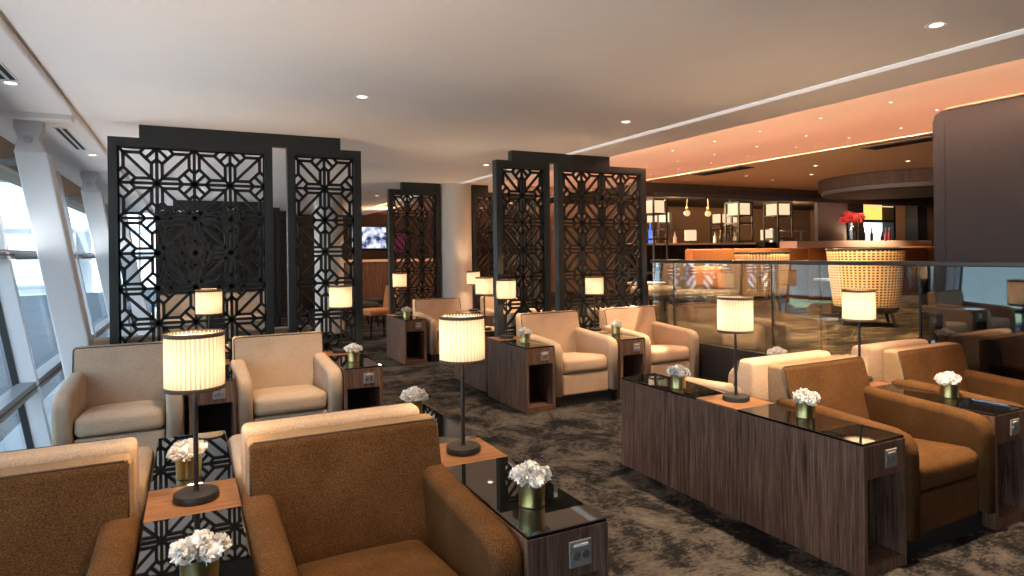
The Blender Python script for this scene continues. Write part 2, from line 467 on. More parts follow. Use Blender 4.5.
# ------------------------------------------------------------------ console table
CHH = .58; CW = .144
def console(x, y0, y1, label, group, band, both=True, lamp_end=False):
    """long dark wood console along y; band = (y0,y1) of bare wood between the black glass insets"""
    t = thing('console_table', label, 'table', (x, y0, 0), 0, group)
    L = y1 - y0; b0, b1 = band[0] - y0, band[1] - y0
    part('side_panel', B(-CW, -CW + .022, 0, L, .0, CHH - .012), 'walnut', t)
    part('side_panel', B(CW - .022, CW, 0, L, .0, CHH - .012), 'walnut', t)
    part('top_band', B(-CW, CW, b0, b1, CHH - .012, CHH), 'walnut_top', t, label='bare orange brown wood band across the top')
    segs = [(0, b0)] + ([(b1, L)] if b1 < L - .02 else [])
    for a, c in segs:
        part('glass_top', B(-CW + .002, CW - .002, a + .003, c - .001, CHH - .012, CHH + .001, r=.002, seg=1), 'black_glass', t, label='black glass inset')
    part('bottom_shelf', B(-CW + .022, CW - .022, .004, L - .004, .0, .05), 'walnut', t)
    part('divider', B(-CW + .022, CW - .022, .30, L - (.30 if both else .0), .05, CHH - .012), 'niche_black', t)
    ends = [(0, 1)] + ([(L, -1)] if both else [])
    for yy, s in ends:
        d = part('apron', B(-CW + .022, CW - .022, min(yy, yy + s * .02), max(yy, yy + s * .02), .425, CHH - .012), 'walnut', t)
        ya, yb = sorted((yy - s * .006, yy + s * .001))
        pl = part('power_socket', B(-.002, .078, ya, yb, .455, .535, r=.002, seg=1), 'socket_grey', d, label='grey metal power socket plate')
        pl.parent = t
        for q in (.022, .054):
            part('socket', lambda bm: rod(bm, (q, yy - s * .009, .49), (q, yy - s * .004, .49), .013, 16), 'steel', pl)
        part('usb_port', B(.012, .064, min(yy - s * .009, yy - s * .004), max(yy - s * .009, yy - s * .004), .518, .525), 'socket_white', pl)
    return t

# ------------------------------------------------------------------ table lamp
LAMPS = []
def shade_build(bm):
    n = 160; r = .0945; z0, z1 = .384, .574
    rings = []
    for z in (z0, z0 + .1, z1):
        rings.append([bm.verts.new(((r + .0016 * math.sin(2 * PI * 40 * k / n)) * math.cos(2 * PI * k / n), (r + .0016 * math.sin(2 * PI * 40 * k / n)) * math.sin(2 * PI * k / n), z)) for k in range(n)])
    uv = bm.loops.layers.uv.new('UVMap')
    for j in range(2):
        for k in range(n):
            f = bm.faces.new((rings[j][k], rings[j][(k + 1) % n], rings[j + 1][(k + 1) % n], rings[j + 1][k]))
            for lp, u in zip(f.loops, ((k, j), (k + 1, j), (k + 1, j + 1), (k, j + 1))): lp[uv].uv = (u[0] / n, u[1] / 2)
def trim_build(bm):
    z = 0; r = .0965
    lathe(bm, [(r, -.007), (r + .001, 0), (r, .007), (r - .003, .007), (r - .003, -.007), (r, -.007)], 64)
def table_lamp(x, y, label, group, z=CHH + .001, power=6.):
    t = thing('table_lamp', label, 'lamp', (x, y, z), 0, group)
    part('base', lambda bm: lathe(bm, [(0, 0), (.070, 0), (.073, .003), (.073, .021), (.070, .025), (.012, .027), (.010, .032), (0, .032)], 48), 'black_metal', t, 'lampbase', 'auto')
    part('pole', lambda bm: cyl(bm, 0, 0, .03, .50, .0085, .0075, 16), 'black_metal', t, 'lamppole', 'auto')
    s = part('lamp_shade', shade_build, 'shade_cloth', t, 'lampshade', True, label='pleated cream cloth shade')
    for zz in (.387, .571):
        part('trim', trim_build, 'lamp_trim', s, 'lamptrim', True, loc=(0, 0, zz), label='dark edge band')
    light('bulb_light', 'POINT', t, (0, 0, .475), power, (1., .68, .40), shadow_soft_size=.03)
    LAMPS.append(t)
    return t

# ------------------------------------------------------------------ flowers
def carnation(seed):
    def f(bm):
        rnd = random.Random(seed)
        for k in range(46):
            ph = rnd.uniform(0, 2 * PI); th = math.acos(rnd.uniform(-.25, 1.))
            rr = .034 * (1 - .12 * rnd.random())
            tilt = rnd.uniform(-.7, .7)
            d = Vector((math.sin(th) * math.cos(ph), math.sin(th) * math.sin(ph), math.cos(th) * .85))
            u = d.cross(Vector((rnd.uniform(-1, 1), rnd.uniform(-1, 1), rnd.uniform(-1, 1)))).normalized()
            w = d.cross(u).normalized()
            u = (u * math.cos(tilt) + d * math.sin(tilt) * .4).normalized()
            n = 6; width = rnd.uniform(.011, .017)
            inner, mid, outer = [], [], []
            for i in range(n + 1):
                s = (i / n - .5) * 2
                inner.append(bm.verts.new(d * (rr * .45) + u * s * width * .35))
                mid.append(bm.verts.new(d * (rr * .82) + u * s * width * .8 + w * (.004 * math.sin(i * 2.2 + k))))
                outer.append(bm.verts.new(d * (rr * (1.04 + (.045 if i % 2 else -.03))) + u * s * width + w * (.006 * math.sin(i * 2.2 + k + 1) + .005)))
            for a, b in ((inner, mid), (mid, outer)):
                for i in range(n): bm.faces.new((a[i], a[i + 1], b[i + 1], b[i]))
        bmesh.ops.create_icosphere(bm, subdivisions=2, radius=.024)
    return f
HEADS = [(-.032, -.016, .086), (.030, -.024, .084), (.004, .034, .086), (.002, -.002, .100), (-.036, .022, .080), (.038, .014, .080)]
def flower_vase(x, y, label, group, s=1., rz=0.):
    t = thing('flower_vase', label, 'vase', (x, y, CHH + .001), rz, group)
    t.scale = (s, s, s)
    part('cup', lambda bm: lathe(bm, [(0, 0), (.0425, 0), (.044, .002), (.0445, .006), (.0430, .009), (.0465, .086), (.0445, .086), (.041, .012), (0, .010)], 40), 'brass', t, 'cup', 'auto', label='brass cup')
    for k, (a, b, z) in enumerate(HEADS):
        part('carnation', carnation(k % 3), 'petal_white', t, 'carn%d' % (k % 3), True, loc=(a, b, z + .012), rot=(random.uniform(-.3, .3), random.uniform(-.3, .3), random.uniform(0, 6)))
    part('stem', lambda bm: [rod(bm, (0, 0, .02), (a * .8, b * .8, z), .002, 6) for a, b, z in HEADS], 'bottle_glass', t, 'stems')
    return t

# ------------------------------------------------------------------ lattice screen
def lattice(bm, x0, z0, nc, nr, px, pz, y, off=0):
    w = .0235; t = .022
    def L(a, b, ww=w):
        bar(bm, (x0 + a[0] * px, y, z0 + a[1] * pz), (x0 + b[0] * px, y, z0 + b[1] * pz), ww, t)
    def clip(a, b):
        # clip to the panel
        (xa, za), (xb, zb) = a, b; t0, t1 = 0., 1.
        for p, q in ((-(xb - xa), xa), (xb - xa, nc - xa), (-(zb - za), za), (zb - za, nr - za)):
            if abs(p) < 1e-9:
                if q < -1e-6: return None
            else:
                r = q / p
                if p < 0: t0 = max(t0, r)
                else: t1 = min(t1, r)
        if t1 - t0 < 1e-3: return None
        return (xa + t0 * (xb - xa), za + t0 * (zb - za)), (xa + t1 * (xb - xa), za + t1 * (zb - za))
    def S(a, b, ww=w):
        c = clip(a, b)
        if c: L(*c, ww)
    for i in range(nc + 1): S((i, 0), (i, nr))
    for j in range(nr + 1): S((0, j), (nc, j))
    s = .14; e = .44; v = .32
    for i in range(-1, nc + 2):
        for j in range(-1, nr + 2):
            if (i + j + off) % 2 == 0:      # cross of triple bars with diagonal bars
                for dx, dz in ((1, 0), (-1, 0), (0, 1), (0, -1)):
                    for q in (-s, s):
                        a = (i + dx * s + abs(dz) * q, j + dz * s + abs(dx) * q)
                        b = (i + dx * (1 - e) + abs(dz) * q, j + dz * (1 - e) + abs(dx) * q)
                        S(a, b); S(b, (i + dx * (1 - v), j + dz * (1 - v)))
                for dx, dz in ((1, 1), (1, -1)):
                    S((i, j), (i + dx, j + dz))
            else:                           # eight-spoked star
                for dx in (-1, 1):
                    for dz in (-1, 1):
                        S((i + dx * s, j + dz * e), (i + dx * e, j + dz * s))
                        S((i, j), (i + dx * .30, j + dz * .30))
def screen(panels, y, head, label, detail=8):
    """panels = [(x0, x1, columns)], the whole stands on the floor and its head rail meets the ceiling"""
    cx = panels[0][0]
    t = thing('lattice_screen', label, 'screen', (cx, y, 0), 0, 'lattice screens between the seating bays')
    for x0, x1, nc in panels:
        a, b = x0 - cx, x1 - cx
        w = .062; d = .09; zt = 2.365; rail = .07
        fr = part('panel_frame', Bs((a, a + w, 0, d, 0, zt), (b - w, b, 0, d, 0, zt), (a + w, b - w, 0, d, zt - rail, zt), (a + w, b - w, 0, d, 0, .05)), 'screen_frame', t)
        inner = b - a - 2 * w; hgt = zt - rail - .05
        part('lattice', lambda bm: lattice(bm, a + w, .05, nc, 8, inner / nc, hgt / 8, d / 2, 0), 'lattice_black', fr)
    for h0, h1 in (head if isinstance(head, list) else [head]):
        part('head_rail', B(h0 - cx, h1 - cx, .0, .09, 2.365, CZ - .001), 'screen_frame', t)
    return t
screen([(-.553, .648, 4), (.768, 1.41, 2)], 5.80, (-.34, 1.225), 'large dark fretwork screen behind the beige armchairs beside the windows')
screen([(2.775, 3.40, 2), (3.50, 4.672, 4)], 5.80, (2.955, 4.17), 'tall dark fretwork screen between the aisle and the glass balustrade')
screen([(2.575, 3.355, 3), (3.885, 5.0, 4)], 8.965, [(2.77, 3.355), (3.885, 4.15)], 'distant dark fretwork screen partly hidden behind the round column')
screen([(-.54, .66, 4), (.78, 1.6, 2)], 13.2, (-.25, 1.4), 'far dark fretwork screen seen through the holes of the window-side screen')
screen([(.25, 1.45, 4), (1.55, 2.3, 2)], 15.7, (.4, 2.1), 'farthest dark fretwork screen near the end wall')

# ------------------------------------------------------------------ seats, consoles, lamps and flowers
G1 = 'brown tweed armchairs in the near bays'; G2 = 'beige armchairs back to back with the tweed ones'; G3 = 'beige armchairs against the fretwork screens'; G4 = 'beige armchairs of the far bays'
y1, y2 = 1.66, 1.74
A0 = [(-.515, y1, 'brown tweed armchair nearest the windows, cut off by the bottom edge'), (.515, y1, 'large brown tweed armchair between the two near lamp consoles'),
      (3.22, y2, 'brown tweed armchair with orange lit seat beside the long wood-sided console'), (4.24, y2, 'brown tweed armchair nearest the dark partition panel')]
for x, y, l in A0: armchair(x, y, 0, 'tweed_fabric', l, G1)
B0 = [(-.515, y1 + 1.70, 'beige armchair turned away, behind the tweed chair nearest the windows'), (.515, y1 + 1.70, 'beige armchair turned away, behind the large central tweed armchair'),
      (3.22, y2 + 1.70, 'beige armchair turned away, behind the tweed chair with the orange seat'), (4.24, y2 + 1.70, 'beige armchair turned away, closest to the balustrade base')]
for x, y, l in B0: armchair(x, y, PI, 'beige_fabric', l, G2)
C0 = [(-.405, 4.77, 'beige armchair beside the white leaning column'), (.645, 4.77, 'beige armchair facing the camera under the gap of the large fretwork screen'),
      (3.300, 4.97, 'beige armchair next to the console on the aisle, before the tall screen'), (4.319, 4.97, 'beige armchair beside the glass balustrade')]
for x, y, l in C0: armchair(x, y, 0, 'beige_fabric', l, G3, 1.03 if x > 2 else 1.0)
D0 = [(-.385, 'beige armchair behind the large screen, next to the windows'), (.645, 'beige armchair behind the large screen, beside the aisle gap'),
      (3.345, 'beige armchair hidden behind the narrow panel of the tall screen'), (4.365, 'beige armchair hidden behind the wide panel of the tall screen')]
for x, l in D0: armchair(x, 6.78, PI, 'beige_fabric', l, G3)
E0 = [(3.16, 7.90, 'beige armchair in front of the round column'), (4.20, 7.88, 'beige armchair past the round column, mostly behind the tall screen'),
      (-.12, 11.6, 'orange lit beige armchair far behind the large screen, by the windows'), (.92, 11.6, 'orange lit beige armchair far behind the large screen, away from the windows')]
for x, y, l in E0: armchair(x, y, 0, 'beige_fabric', l, G4)

GC = 'dark wood consoles between the armchairs'
console(.005, 1.63, 3.38, 'dark wood console between the tweed chairs by the windows, glass top mirroring the screen', GC, (2.33, 2.635))
console(1.025, 1.66, 3.41, 'dark wood console at the aisle end of the central tweed armchair', GC, (2.36, 2.665))
console(2.71, 1.755, 3.475, 'long dark wood console with its whole grained side facing the aisle', GC, (2.46, 2.765))
console(3.73, 1.755, 3.475, 'dark wood console between the two tweed chairs near the partition panel', GC, (2.46, 2.765))
console(.134, 4.76, 5.72, 'dark wood console between the two window-side beige chairs', GC, (5.42, 5.72), False)
console(1.157, 4.76, 5.72, 'dark wood console at the aisle corner of the large screen', GC, (5.42, 5.72), False)
console(2.786, 4.95, 5.78, 'dark wood console at the aisle corner of the tall screen', GC, (5.50, 5.78), False)
console(3.809, 4.95, 5.78, 'dark wood console between the two beige chairs before the tall screen', GC, (5.50, 5.78), False)
console(.134, 5.92, 6.80, 'dark wood console on the far side of the large screen', GC, (5.92 + .30, 5.92 + .58), True)
console(2.833, 5.92, 6.80, 'dark wood console on the far side of the tall screen', GC, (5.92 + .30, 5.92 + .58), True)
console(2.60, 7.90, 8.76, 'dark wood console across the aisle in the middle distance', GC, (8.46, 8.76), False)
console(3.69, 7.88, 8.70, 'dark wood console beside the chair in front of the round column', GC, (8.40, 8.70), False)

GL = 'table lamps with pleated cream shades'
for x, y, l in [(.014, 2.475, 'lit table lamp on the console nearest the windows'), (1.03, 2.51, 'lit table lamp beside the central tweed armchair, above the aisle carpet'),
                (2.725, 2.62, 'lit table lamp on the long wood-sided console'), (3.80, 2.62, 'lit table lamp on the console near the partition panel'),
                (.137, 5.56, 'lit table lamp in front of the large fretwork screen'), (1.165, 5.58, 'lit table lamp before the narrow panel of the large screen'),
                (2.79, 5.64, 'lit table lamp before the narrow panel of the tall screen'), (3.85, 5.66, 'lit table lamp before the wide panel of the tall screen'),
                (.137, 6.36, 'lit table lamp glimpsed through the large screen'), (2.88, 6.36, 'lit table lamp behind the post of the tall screen'),
                (2.61, 8.61, 'lit table lamp before the distant screen, on the middle-distance console'), (3.70, 8.55, 'lit table lamp against the round column'),
                ]:
    table_lamp(x, y, l, GL)
GV = 'brass cups of white carnations'
for x, y, l, rz in [(.015, 1.80, 'brass cup of white carnations on the near glass of the window-side console', 0), (-.01, 2.74, 'brass cup of white carnations behind the lamp on the window-side console', 1),
                (1.01, 1.87, 'brass cup of white carnations by the power socket of the central console', 2), (1.045, 3.22, 'brass cup of white carnations at the back of the central console', 3),
                (2.735, 2.18, 'brass cup of white carnations before the lamp on the long wood-sided console', 4), (2.66, 3.02, 'brass cup of white carnations behind the lamp on the long wood-sided console', 5),
                (3.79, 2.08, 'brass cup of white carnations on the console near the partition panel', .5), (3.76, 3.22, 'white carnations showing above the tweed armchair with the orange seat', 1.5),
                (1.15, 5.06, 'brass cup of white carnations on the console at the corner of the large screen', 2.5), (2.80, 5.27, 'brass cup of white carnations on the console at the corner of the tall screen', 3.5),
                (3.885, 5.33, 'brass cup of white carnations between the two beige chairs before the tall screen', 4.5), (2.575, 8.2, 'brass cup of white carnations on the middle-distance console', 5.5)]:
    flower_vase(x, y, l, GV, 1., rz)

# round columns
def round_column(x, y, r, name, z1=CZ):
    o = struct('column_' + name, lambda bm: cyl(bm, x, y, 0, z1, r, n=64), 'column_paint', smooth='auto')
    part('base_ring', lambda bm: cyl(bm, x, y, 0, .09, r + .012, n=64), 'dark_wood', o)
round_column(3.62, 9.03, .245, 'round'); round_column(2.15, 11.2, .24, 'round_distant')

# ceiling lights and vents
def downlight(x, y, z, label, power=14, r=.046, lens='downlight_lens', ang=95):
    t = thing('recessed_downlight', label, 'light', (x, y, z), 0, 'recessed ceiling downlights')
    part('trim_ring', lambda bm: lathe(bm, [(r * .62, -.0005), (r, -.004), (r * 1.02, -.001), (r * 1.02, .004), (r * .62, .004)], 32), 'white_trim', t, 'dl%g' % r, 'auto')
    part('lens', lambda bm: lathe(bm, [(0, -.0015), (r * .62, -.0015)], 32), lens, t, 'dll%g' % r)
    if power:
        light('beam', 'SPOT', t, (0, 0, -.02), power, (1., .74, .48), spot_size=R(ang), spot_blend=.7, shadow_soft_size=.04)
for x, y, l, pw in [(1.04, 4.22, 'round ceiling downlight above the aisle side of the large screen', 110), (3.17, 4.18, 'round ceiling downlight above the tall screen bay', 120), (3.16, 1.77, 'round ceiling downlight above the near tweed chair, inside the white ceiling strip', 300),
                (.75, 1.75, 'round ceiling downlight above the central tweed chair, out of the picture', 75), (-.35, 1.75, 'round ceiling downlight above the window-side tweed chair, out of the picture', 40),
                (3.17, 6.9, 'round ceiling downlight behind the tall screen', 40), (1.04, 7.6, 'round ceiling downlight behind the large screen', 110), (.2, 11.0, 'round ceiling downlight over the far window-side chairs', 60), (3.0, 11.2, 'round ceiling downlight over the far dining area', 50)]:
    downlight(x, y, CZ, l, pw)
downlight(-.90, 4.55, 2.43, 'small round downlight near the top of the window wall', 0, .045)
downlight(-.83, 7.4, 2.43, 'glowing downlight beyond the slot vents by the columns', 6, .045)
def slot_vent(x, y0, y1, z, label, w=.09, rz=0):
    t = thing('slot_vent', label, 'vent', (x, y0, z), rz, 'slot vents in the ceilings')
    L = y1 - y0
    part('frame', Bs((-w / 2, w / 2, -.01, .0, -.006, .002), (-w / 2, w / 2, L, L + .01, -.006, .002), (-w / 2, -w / 2 + .008, 0, L, -.006, .002), (w / 2 - .008, w / 2, 0, L, -.006, .002), (-.008, .008, 0, L, -.006, .002)), 'white_paint', t)
    for a in (-w / 4, w / 4):
        part('slot', B(a - w / 4 + .006, a + w / 4 - .006, 0, L, -.003, .001), 'vent_dark', t)
slot_vent(-.875, 5.95, 7.05, 2.43, 'double black slot vent beside the leaning columns')
slot_vent(-.89, 3.6, 4.45, 2.43, 'double black slot vent at the picture edge above the windows')
def coffer_vent(x0, x1, y0, y1, label):
    t = thing('coffer_grille', label, 'vent', ((x0 + x1) / 2, y0, 2.64), 0, 'dark grilles along the bar ceiling')
    w = (x1 - x0) / 2
    part('grille', B(-w, w, 0, y1 - y0, -.008, .002), 'vent_dark', t)
    for k in range(5):
        q = -w + (k + .5) * 2 * w / 5
        part('slat', B(q - .006, q + .006, 0, y1 - y0, -.014, -.008), 'dark_wood', t)
coffer_vent(7.15, 7.45, 6.75, 7.75, 'long dark grille in the bar ceiling over the lanterns')
coffer_vent(7.25, 7.55, 3.9, 4.95, 'long dark grille in the bar ceiling by the partition panel')
stars = [(6.22, 5.54), (7.01, 5.52), (6.22, 4.71), (6.22, 6.29), (6.22, 7.12), (7.08, 6.37), (7.06, 7.15), (7.67, 7.07), (7.69, 7.87), (8.33, 7.81), (8.32, 8.58), (7.04, 7.92), (7.71, 8.67), (8.29, 9.33), (7.72, 9.46), (8.34, 10.14), (8.31, 7.03), (8.28, 6.22), (8.32, 5.46), (7.01, 8.67), (7.01, 3.93), (7.65, 4.7), (6.2, 3.91), (7.68, 5.4), (7.66, 6.2)]
for x, y in stars:
    downlight(x * 1.097, y * 1.097, 3.0, 'tiny star-like spotlight in the orange lit bar ceiling', 150 if x * 1.097 < 7.0 and (x, y) in stars[::2] else 0, .019, 'spot_lens')
for x, y in [(9.1, 7.07), (9.14, 7.89), (9.03, 5.46), (8.2, 6.3), (8.2, 7.6), (12.75, 8.2)]:  # the last three are added, over the cane chairs and marble ledge
    downlight(x, y, 2.64, 'tiny spotlight in the lower bar ceiling', 60 if 9 < x < 9.2 else 260, .035, 'spot_lens', 110)

for x, y in [(5.7, 4.6), (5.6, 6.0), (5.7, 7.4)]:  # added out of sight to light the cane chairs from the front
    downlight(x, y, 3.0, 'small spotlight hidden behind the lounge ceiling edge, over the bar platform', 420, .04, 'spot_lens', 105)
# cove lamps that wash the bar ceiling
def area(name, loc, sx, sy, rot, e, c, spread=180):
    o = light(name, 'AREA', None, loc, e, c, shape='RECTANGLE', size=sx, size_y=sy, spread=R(spread)); o.rotation_euler = rot
    return o
area('cove_lamp', (2.9, 5.5, 2.62), .1, 18, (0, PI + R(78), 0), 1500, (1., .62, .45))
area('cove_lamp', (10.3, 5.5, 2.74), .1, 18, (0, PI - R(76), 0), 50, (1., .54, .37))
t = thing('linear_uplight', 'slim linear uplight lying along the middle window transom', 'light', (-1.17, 6.5, 1.476))
part('housing', B(-.03, .03, -10, 10, 0, .012), 'grey_rail', t)
area('window_strip_lamp', (-1.165, 6.5, 1.492), .05, 20, (0, PI + R(60), 0), 64, (.97, .99, 1.), 105)  # added lamp and housing that brighten the lounge ceiling

# ------------------------------------------------------------------ glass balustrade and partition
RX = 4.79
t = thing('glass_balustrade', 'dark framed glass balustrade along the bar platform', 'balustrade', (RX, 2.7, 0))
part('base', B(-.06, .01, -6.2, 3.15, 0, .455), 'rail_black', t)
part('handrail', B(-.035, .035, -6.2, 3.15, 1.285, 1.32, r=.006, seg=2), 'rail_black', t)
for a, b in ((-6.2, -3.2), (-3.2, -1.5), (-1.5, .12), (.12, .95), (.95, 1.45), (1.45, 2.78), (2.78, 3.15)):
    part('glass_pane', B(-.006, .006, a + .006, b - .006, .456, 1.284), 'tinted_glass' if b <= .12 else 'rail_glass', t)
for a in (.12, 1.45, 2.78):
    part('post', B(-.012, .012, a - .004, a + .004, .456, 1.284), 'rail_black', t)
def ppanel(bm):
    pts = [(-6.3, 0), (2.0, 0)]
    pts += [(2.0, 2.34), (1.985, 2.385), (1.94, 2.41), (-6.3, 2.41)]
    prism(bm, pts, 0, .10, .006, 2)
t = thing('partition_panel', 'tall dark grey fabric partition with rounded top corner behind the balustrade', 'partition', (4.88, .77, 0))
part('panel', ppanel, 'panel_fabric', t)
part('edge_groove', B(-.002, .004, 1.915, 1.925, .47, 2.33), 'vent_dark', t)
part('cap', B(-.012, .112, -6.3, 1.90, 2.41, 2.425, r=.004, seg=1), 'fascia_tan', t)

# ------------------------------------------------------------------ bar platform furniture (floor at .46)
FZ = .461
def tub_shell(r, h, n=36, a0=R(-112), a1=R(112)):
    def f(bm):
        uv = bm.loops.layers.uv.new('UVMap')
        rows = []
        for j in range(13):
            v = j / 12; z = .20 + v * (h - .20); rr = r * (.80 + .20 * v ** .7)
            rows.append([bm.verts.new((rr * math.sin(a0 + (a1 - a0) * k / n) * 1.0, -rr * math.cos(a0 + (a1 - a0) * k / n), z)) for k in range(n + 1)])
        for j in range(12):
            for k in range(n):
                fc = bm.faces.new((rows[j][k], rows[j][k + 1], rows[j + 1][k + 1], rows[j + 1][k]))
                for lp, (a, b) in zip(fc.loops, ((k, j), (k + 1, j), (k + 1, j + 1), (k, j + 1))): lp[uv].uv = (a / n, b / 12)
    return f
def cane_chair(x, y, rz, r, h, label):
    t = thing('cane_tub_chair', label, 'chair', (x, y, FZ), rz, 'woven cane tub chairs on the bar platform')
    o = part('woven_back', tub_shell(r, h), 'woven_cane', t, smooth=True)
    sd = o.modifiers.new('s', 'SOLIDIFY'); sd.thickness = .022; sd.offset = 0
    def rim(bm):
        pts = []
        for k in range(31):
            a = R(-116) + R(232) * k / 30
            pts.append(((r + .008) * math.sin(a), -(r + .008) * math.cos(a), h + .012 - (.14 * max(0, abs(a) - 1.75))))
        for a, b in zip(pts, pts[1:]): rod(bm, a, b, .014, 8)
        for s in (0, -1): rod(bm, pts[s], (pts[s][0] * .86, pts[s][1] * .86, .2), .014, 8)
    part('rim', rim, 'black_metal', t, smooth='auto', label='black bent top rail')
    part('seat', lambda bm: cyl(bm, 0, .0, .17, .235, r * .84, r * .86, 40), 'dark_wood', t, smooth='auto')
    part('seat_cushion', lambda bm: pillow(bm, -r * .62, r * .62, -r * .60, r * .66, .235, .36, .05, .02), 'mocha_fabric', t, smooth=True)
    for s, q in ((-1, -.55), (1, -.55), (-1, .55), (1, .55)):
        part('leg', lambda bm: rod(bm, (s * r * .58, q * r, .18), (s * r * .66, q * r * 1.08, 0), .024, 10, .015), 'black_metal', t, smooth='auto')
VA = lambda x, y: math.atan2(x, y)      # direction from the camera
def facing(x, y): return -math.atan2(x, y)
cane_chair(8.21, 7.32, facing(8.1, 7.3) - .05, .41, .90, 'woven cane tub chair behind the lamp of the long wood-sided console')
cane_chair(7.62, 5.16, facing(7.6, 5.1) + .12, .43, .935, 'larger woven cane tub chair nearer the partition panel')
def slipper(x, y, rz, m_, label, w=.62):
    t = thing('lounge_chair', label, 'chair', (x, y, FZ), rz, 'upholstered lounge chairs on the bar platform')
    part('seat_cushion', lambda bm: pillow(bm, -w / 2, w / 2, -.32, .26, .27, .42, .05, .02), m_, t, smooth=True)
    part('backrest', lambda bm: prism(bm, [(.20, .30), (.28, .80), (.33, .82), (.37, .80), (.30, .27)], -w / 2, w / 2, .03, 3), m_, t, smooth=True, wn=True)
    part('frame', B(-w / 2, w / 2, -.30, .30, .22, .268, r=.008, seg=1), 'dark_wood', t)
    for a in (-1, 1):
        for q in (-.26, .26):
            part('leg', lambda bm: rod(bm, (a * (w / 2 - .05), q, .23), (a * (w / 2 - .03), q * 1.1, 0), .026, 10, .016), 'dark_wood', t, smooth='auto')
slipper(6.38, 7.68, R(-100), 'mocha_fabric', 'brown lounge chair just past the edge of the tall screen')
slipper(6.22, 6.50, R(-75), 'mocha_fabric', 'wide brown lounge chair seen through the balustrade glass', .74)
o = tag(part('cushion', lambda bm: pillow(bm, -.22, .22, -.06, .06, 0, .30, .05, .0, .02), 'rust_fabric', smooth=True, loc=(6.30, 6.52, FZ + .445), rot=(0, 0, R(-75))), 'orange cushion on the wide brown lounge chair', 'cushion')
def side_table(x, y, label):
    t = thing('side_table', label, 'table', (x, y, FZ), 0)
    part('table_top', lambda bm: cyl(bm, 0, 0, .50, .525, .26, n=40), 'steel', t, smooth='auto')
    part('pedestal', lambda bm: cyl(bm, 0, 0, .02, .50, .03, n=16), 'black_metal', t, smooth='auto')
    part('base', lambda bm: cyl(bm, 0, 0, 0, .02, .18, n=32), 'black_metal', t, smooth='auto')
side_table(8.35, 6.15, 'low round metal table between the cane tub chairs')
side_table(5.70, 7.10, 'low round metal table between the brown lounge chairs')
# tan banquette
t = thing('banquette', 'long tan leather banquette in front of the bar', 'sofa', (7.35, 8.02, FZ))
part('base', B(0, 7.4, .10, .45, 0, .30), 'dark_wood', t)
part('seat_cushion', lambda bm: box(bm, 0, 7.4, .12, .46, .30, .46, .03, 3), 'leather_tan', t, smooth='auto')
for k in range(8):
    a = k * 7.4 / 8
    part('back_panel', lambda bm: box(bm, a + .006, a + 7.4 / 8 - .006, -.06, .14, .0, .985, .03, 3), 'leather_tan', t, smooth='auto')
# marble ledge with red flowers
t = thing('marble_ledge', 'pinkish marble ledge above the tan banquette', 'counter', (10.5, 8.55, FZ))
part('counter_top', lambda bm: box(bm, 0, 4.4, -.05, .36, .985, 1.12, .008, 2), 'marble', t)
part('front', B(.04, 4.36, .27, .33, 0, .985), 'walnut', t)
def red_flowers(x, y, z):
    t = thing('flower_vase', 'tall glass vase of red flowers on the marble ledge', 'vase', (x, y, z))
    o = part('glass_vase', lambda bm: lathe(bm, [(0, 0), (.105, 0), (.115, .38), (.108, .38), (.098, .02), (0, .02)], 32), 'vase_glass', t, smooth='auto')
    part('stem', lambda bm: [rod(bm, (.03 * math.cos(k), .03 * math.sin(k), .03), (.16 * math.cos(k * 2.4), .16 * math.sin(k * 2.4), .46), .010, 6) for k in range(9)], 'bottle_amber', t)
    for k in range(9):
        a = k * 2.4; r = .05 + .026 * k
        part('red_flower', carnation(k % 3), 'red_petal', t, 'red%d' % (k % 3), True, loc=(r * math.cos(a), r * math.sin(a) * .7, .50 - .011 * k + .05 * (k % 2)), rot=(0, 0, k)).scale = (2.8, 2.8, 2.5)
red_flowers(12.32, 8.62, FZ + 1.121)

# bar: bulkhead, curved canopy, grey pier, back bar
struct('trim_bar_bulkhead', Bs((6.99, 16.8, 8.95, 9.12, 2.40, 2.64),), 'dark_wood')
struct('ceiling_bar', B(6.99, 16.8, 9.12, 13.2, 2.60, 2.639), 'wall_dark')
struct('trim_bar_bulkhead_lip', Bs((7.40, 16.8, 8.93, 8.95, 2.40, 2.47),), 'plinth_black')
def drum(bm):
    cyl(bm, 11.14, 6.72, 2.44, 2.639, 1.42, n=96)
struct('trim_bar_canopy', drum, 'dark_wood', smooth='auto')
struct('trim_bar_canopy_lip', lambda bm: cyl(bm, 11.14, 6.72, 2.37, 2.44, 1.37, n=96), 'plinth_black', smooth='auto')
struct('column_grey_pier', B(11.76, 12.72, 9.0, 9.08, .46, 2.64), 'grey_panel')
struct('column_black_post', B(12.75, 13.5, 9.2, 9.5, .46, 2.64), 'plinth_black')
struct('column_bar_post', B(15.90, 16.3, 9.4, 9.7, .46, 2.64), 'plinth_black')
struct('wall_bar_back', B(6.9, 16.9, 13.2, 13.35, .0, 3.0), 'wall_brown')
t = thing('bar_counter', 'long dark bar counter with lit stone top under the lanterns', 'counter', (7.6, 10.0, FZ))
part('counter_top', lambda bm: box(bm, 0, 4.3, -.10, .60, 1.075, 1.115, .006, 1), 'marble', t)
part('front', B(.05, 4.25, 0, .5, 0, 1.075), 'dark_wood', t)
for k in range(18):
    part('front_slat', B(.12 + k * .23, .20 + k * .23, -.025, 0, .04, 1.06), 'dark_wood', t)
